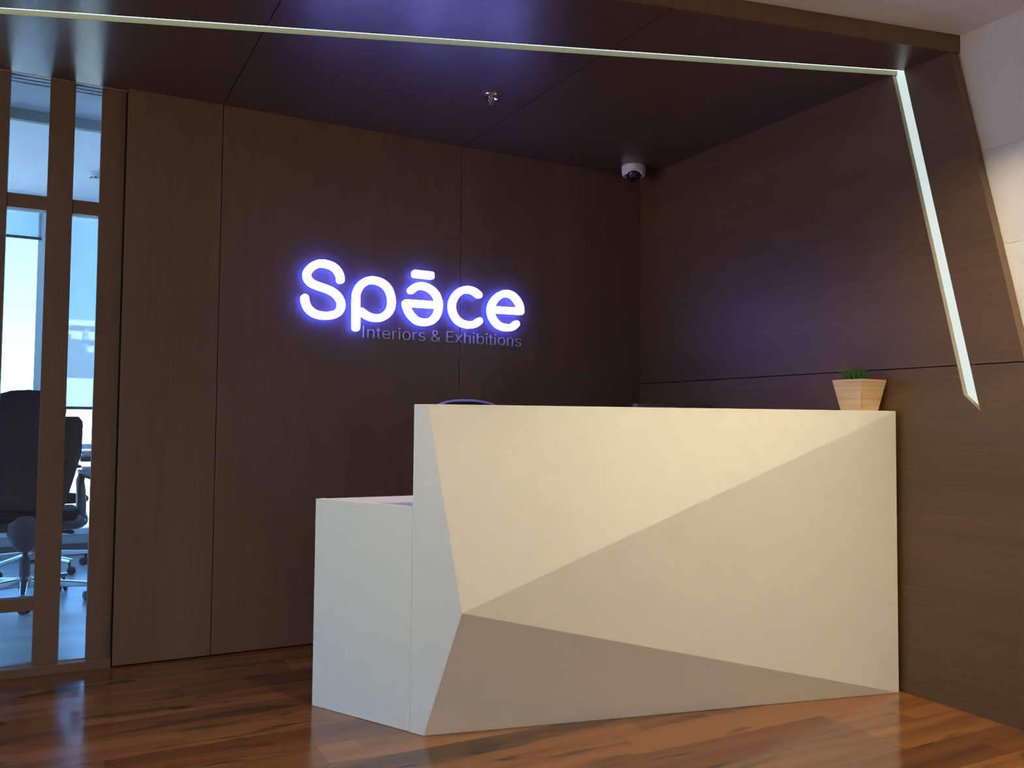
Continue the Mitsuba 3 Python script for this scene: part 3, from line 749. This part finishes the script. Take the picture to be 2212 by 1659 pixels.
# ------------------------------------------------------------------ lit sign on the back wall
STROKE = {
    's': [(1.153, 1.643), (1.151, 1.661), (1.136, 1.687), (1.107, 1.705), (1.062, 1.710), (1.024, 1.694), (1.002, 1.668), (0.999, 1.647), (1.006, 1.630), (1.025, 1.615), (1.059, 1.604), (1.098, 1.594), (1.132, 1.577), (1.153, 1.552), (1.159, 1.525), (1.150, 1.500), (1.128, 1.483), (1.089, 1.474), (1.044, 1.478), (1.011, 1.498), (0.995, 1.526), (0.991, 1.548)],
    'p': [(1.230, 1.429), (1.229, 1.494), (1.228, 1.566), (1.232, 1.595), (1.247, 1.624), (1.273, 1.646), (1.309, 1.655), (1.351, 1.647), (1.384, 1.621), (1.400, 1.579), (1.399, 1.536), (1.380, 1.503), (1.349, 1.483), (1.318, 1.479), (1.289, 1.485), (1.268, 1.496), (1.254, 1.505)],
    'a': [(1.498, 1.623), (1.521, 1.641), (1.555, 1.648), (1.593, 1.639), (1.625, 1.614), (1.642, 1.574), (1.640, 1.538), (1.628, 1.508), (1.603, 1.484), (1.564, 1.474), (1.526, 1.482), (1.495, 1.509), (1.478, 1.539), (1.473, 1.559)],
    'a_bar': [(1.473, 1.560), (1.628, 1.562)],
    'c': [(1.855, 1.629), (1.828, 1.645), (1.795, 1.650), (1.756, 1.640), (1.728, 1.613), (1.713, 1.580), (1.713, 1.544), (1.729, 1.510), (1.759, 1.485), (1.801, 1.476), (1.837, 1.484), (1.859, 1.500)],
    'e_bar': [(1.929, 1.561), (2.092, 1.563)],
    'e': [(2.093, 1.564), (2.087, 1.595), (2.068, 1.623), (2.040, 1.643), (2.004, 1.648), (1.970, 1.635), (1.940, 1.606), (1.924, 1.571), (1.927, 1.535), (1.944, 1.505), (1.973, 1.483), (2.013, 1.475), (2.044, 1.481), (2.067, 1.498)]}
HALF = 0.0180


def stroke(k): return LineString(spline(STROKE[k], 8) if len(STROKE[k]) > 2 else STROKE[k]).buffer(HALF, quad_segs=6)


LETTERS = [('S', stroke('s')), ('p', stroke('p')), ('inverted e that reads as a', shapely.union_all([stroke('a'), stroke('a_bar')])), ('c', stroke('c')), ('e', shapely.union_all([stroke('e'), stroke('e_bar')])),
           ('bar over the a', affinity.rotate(sbox(1.5020, 1.6840, 1.6140, 1.7220), -0.8).buffer(-0.012).buffer(0.012))]
Y0, Y1 = D - 0.036, D - 0.010
for i, (what, g) in enumerate(LETTERS):
    key = 'illuminated_sign__letter' + ('' if i == 0 else '_%03d' % i)
    g = g.simplify(0.0004)
    face = slab(g, 'y', Y0, Y0 + 0.004)
    sidep = slab(g.buffer(-0.0010), 'y', Y0 + 0.0041, Y1)
    add(key + '__face', face, WHITE_PLASTIC, emitter={'type': 'area', 'radiance': {'type': 'rgb', 'value': SIGN_FACE}})
    add(key + '__side', sidep, WHITE_PLASTIC, emitter={'type': 'area', 'radiance': {'type': 'rgb', 'value': SIGN_SIDE}})
    tag(key, 'glowing white %s' % what)
tag('illuminated_sign', 'glowing white Spāce lettering with a blue halo on the dark wall', 'sign')

# small unlit lettering below it
TX0, TX1, TZ, CAP = 1.2938, 2.1098, 1.3878, 0.0549
tm = meshkit.text_mesh('nteriors & Exhibitions', CAP, 0.004)
tri = np.array(tm.vertices)[np.array(tm.faces)]
nz = np.cross(tri[:, 1] - tri[:, 0], tri[:, 2] - tri[:, 0])[:, 2]
capf = tri[(nz > 0) & (tri[:, :, 2].min(1) > 0.003)][:, :, :2]
shape = shapely.union_all([Polygon(t) for t in capf]).buffer(0.00005).buffer(-0.0012)
b = shape.bounds
shape = affinity.translate(affinity.scale(affinity.translate(shape, -b[0], 0), (TX1 - TX0) / (b[2] - b[0]), 1.0, origin=(0, 0)), TX0, TZ)
glyphs = sorted([g for g in shape.geoms if g.area > 1e-6], key=lambda g: g.centroid.x)
merged = [sbox(1.2722, TZ, 1.2770, TZ + CAP)]
for g in glyphs:                                # dots go with their stems
    if merged and g.bounds[0] < merged[-1].bounds[2] - 0.0015 and g.bounds[2] <= merged[-1].bounds[2] + 0.002 or (merged and merged[-1].bounds[0] >= g.bounds[0] - 0.001 and merged[-1].bounds[2] <= g.bounds[2] + 0.001):
        merged[-1] = shapely.union_all([merged[-1], g])
    else:
        merged.append(g)
for i, g in enumerate(merged):
    add('tagline_lettering__letter' + ('' if i == 0 else '_%03d' % i), slab(g, 'y', D - 0.006, D + 0.0002), LETTER_GREY)
tag('tagline_lettering', 'small thin grey Interiors & Exhibitions lettering under the glowing sign', 'lettering')
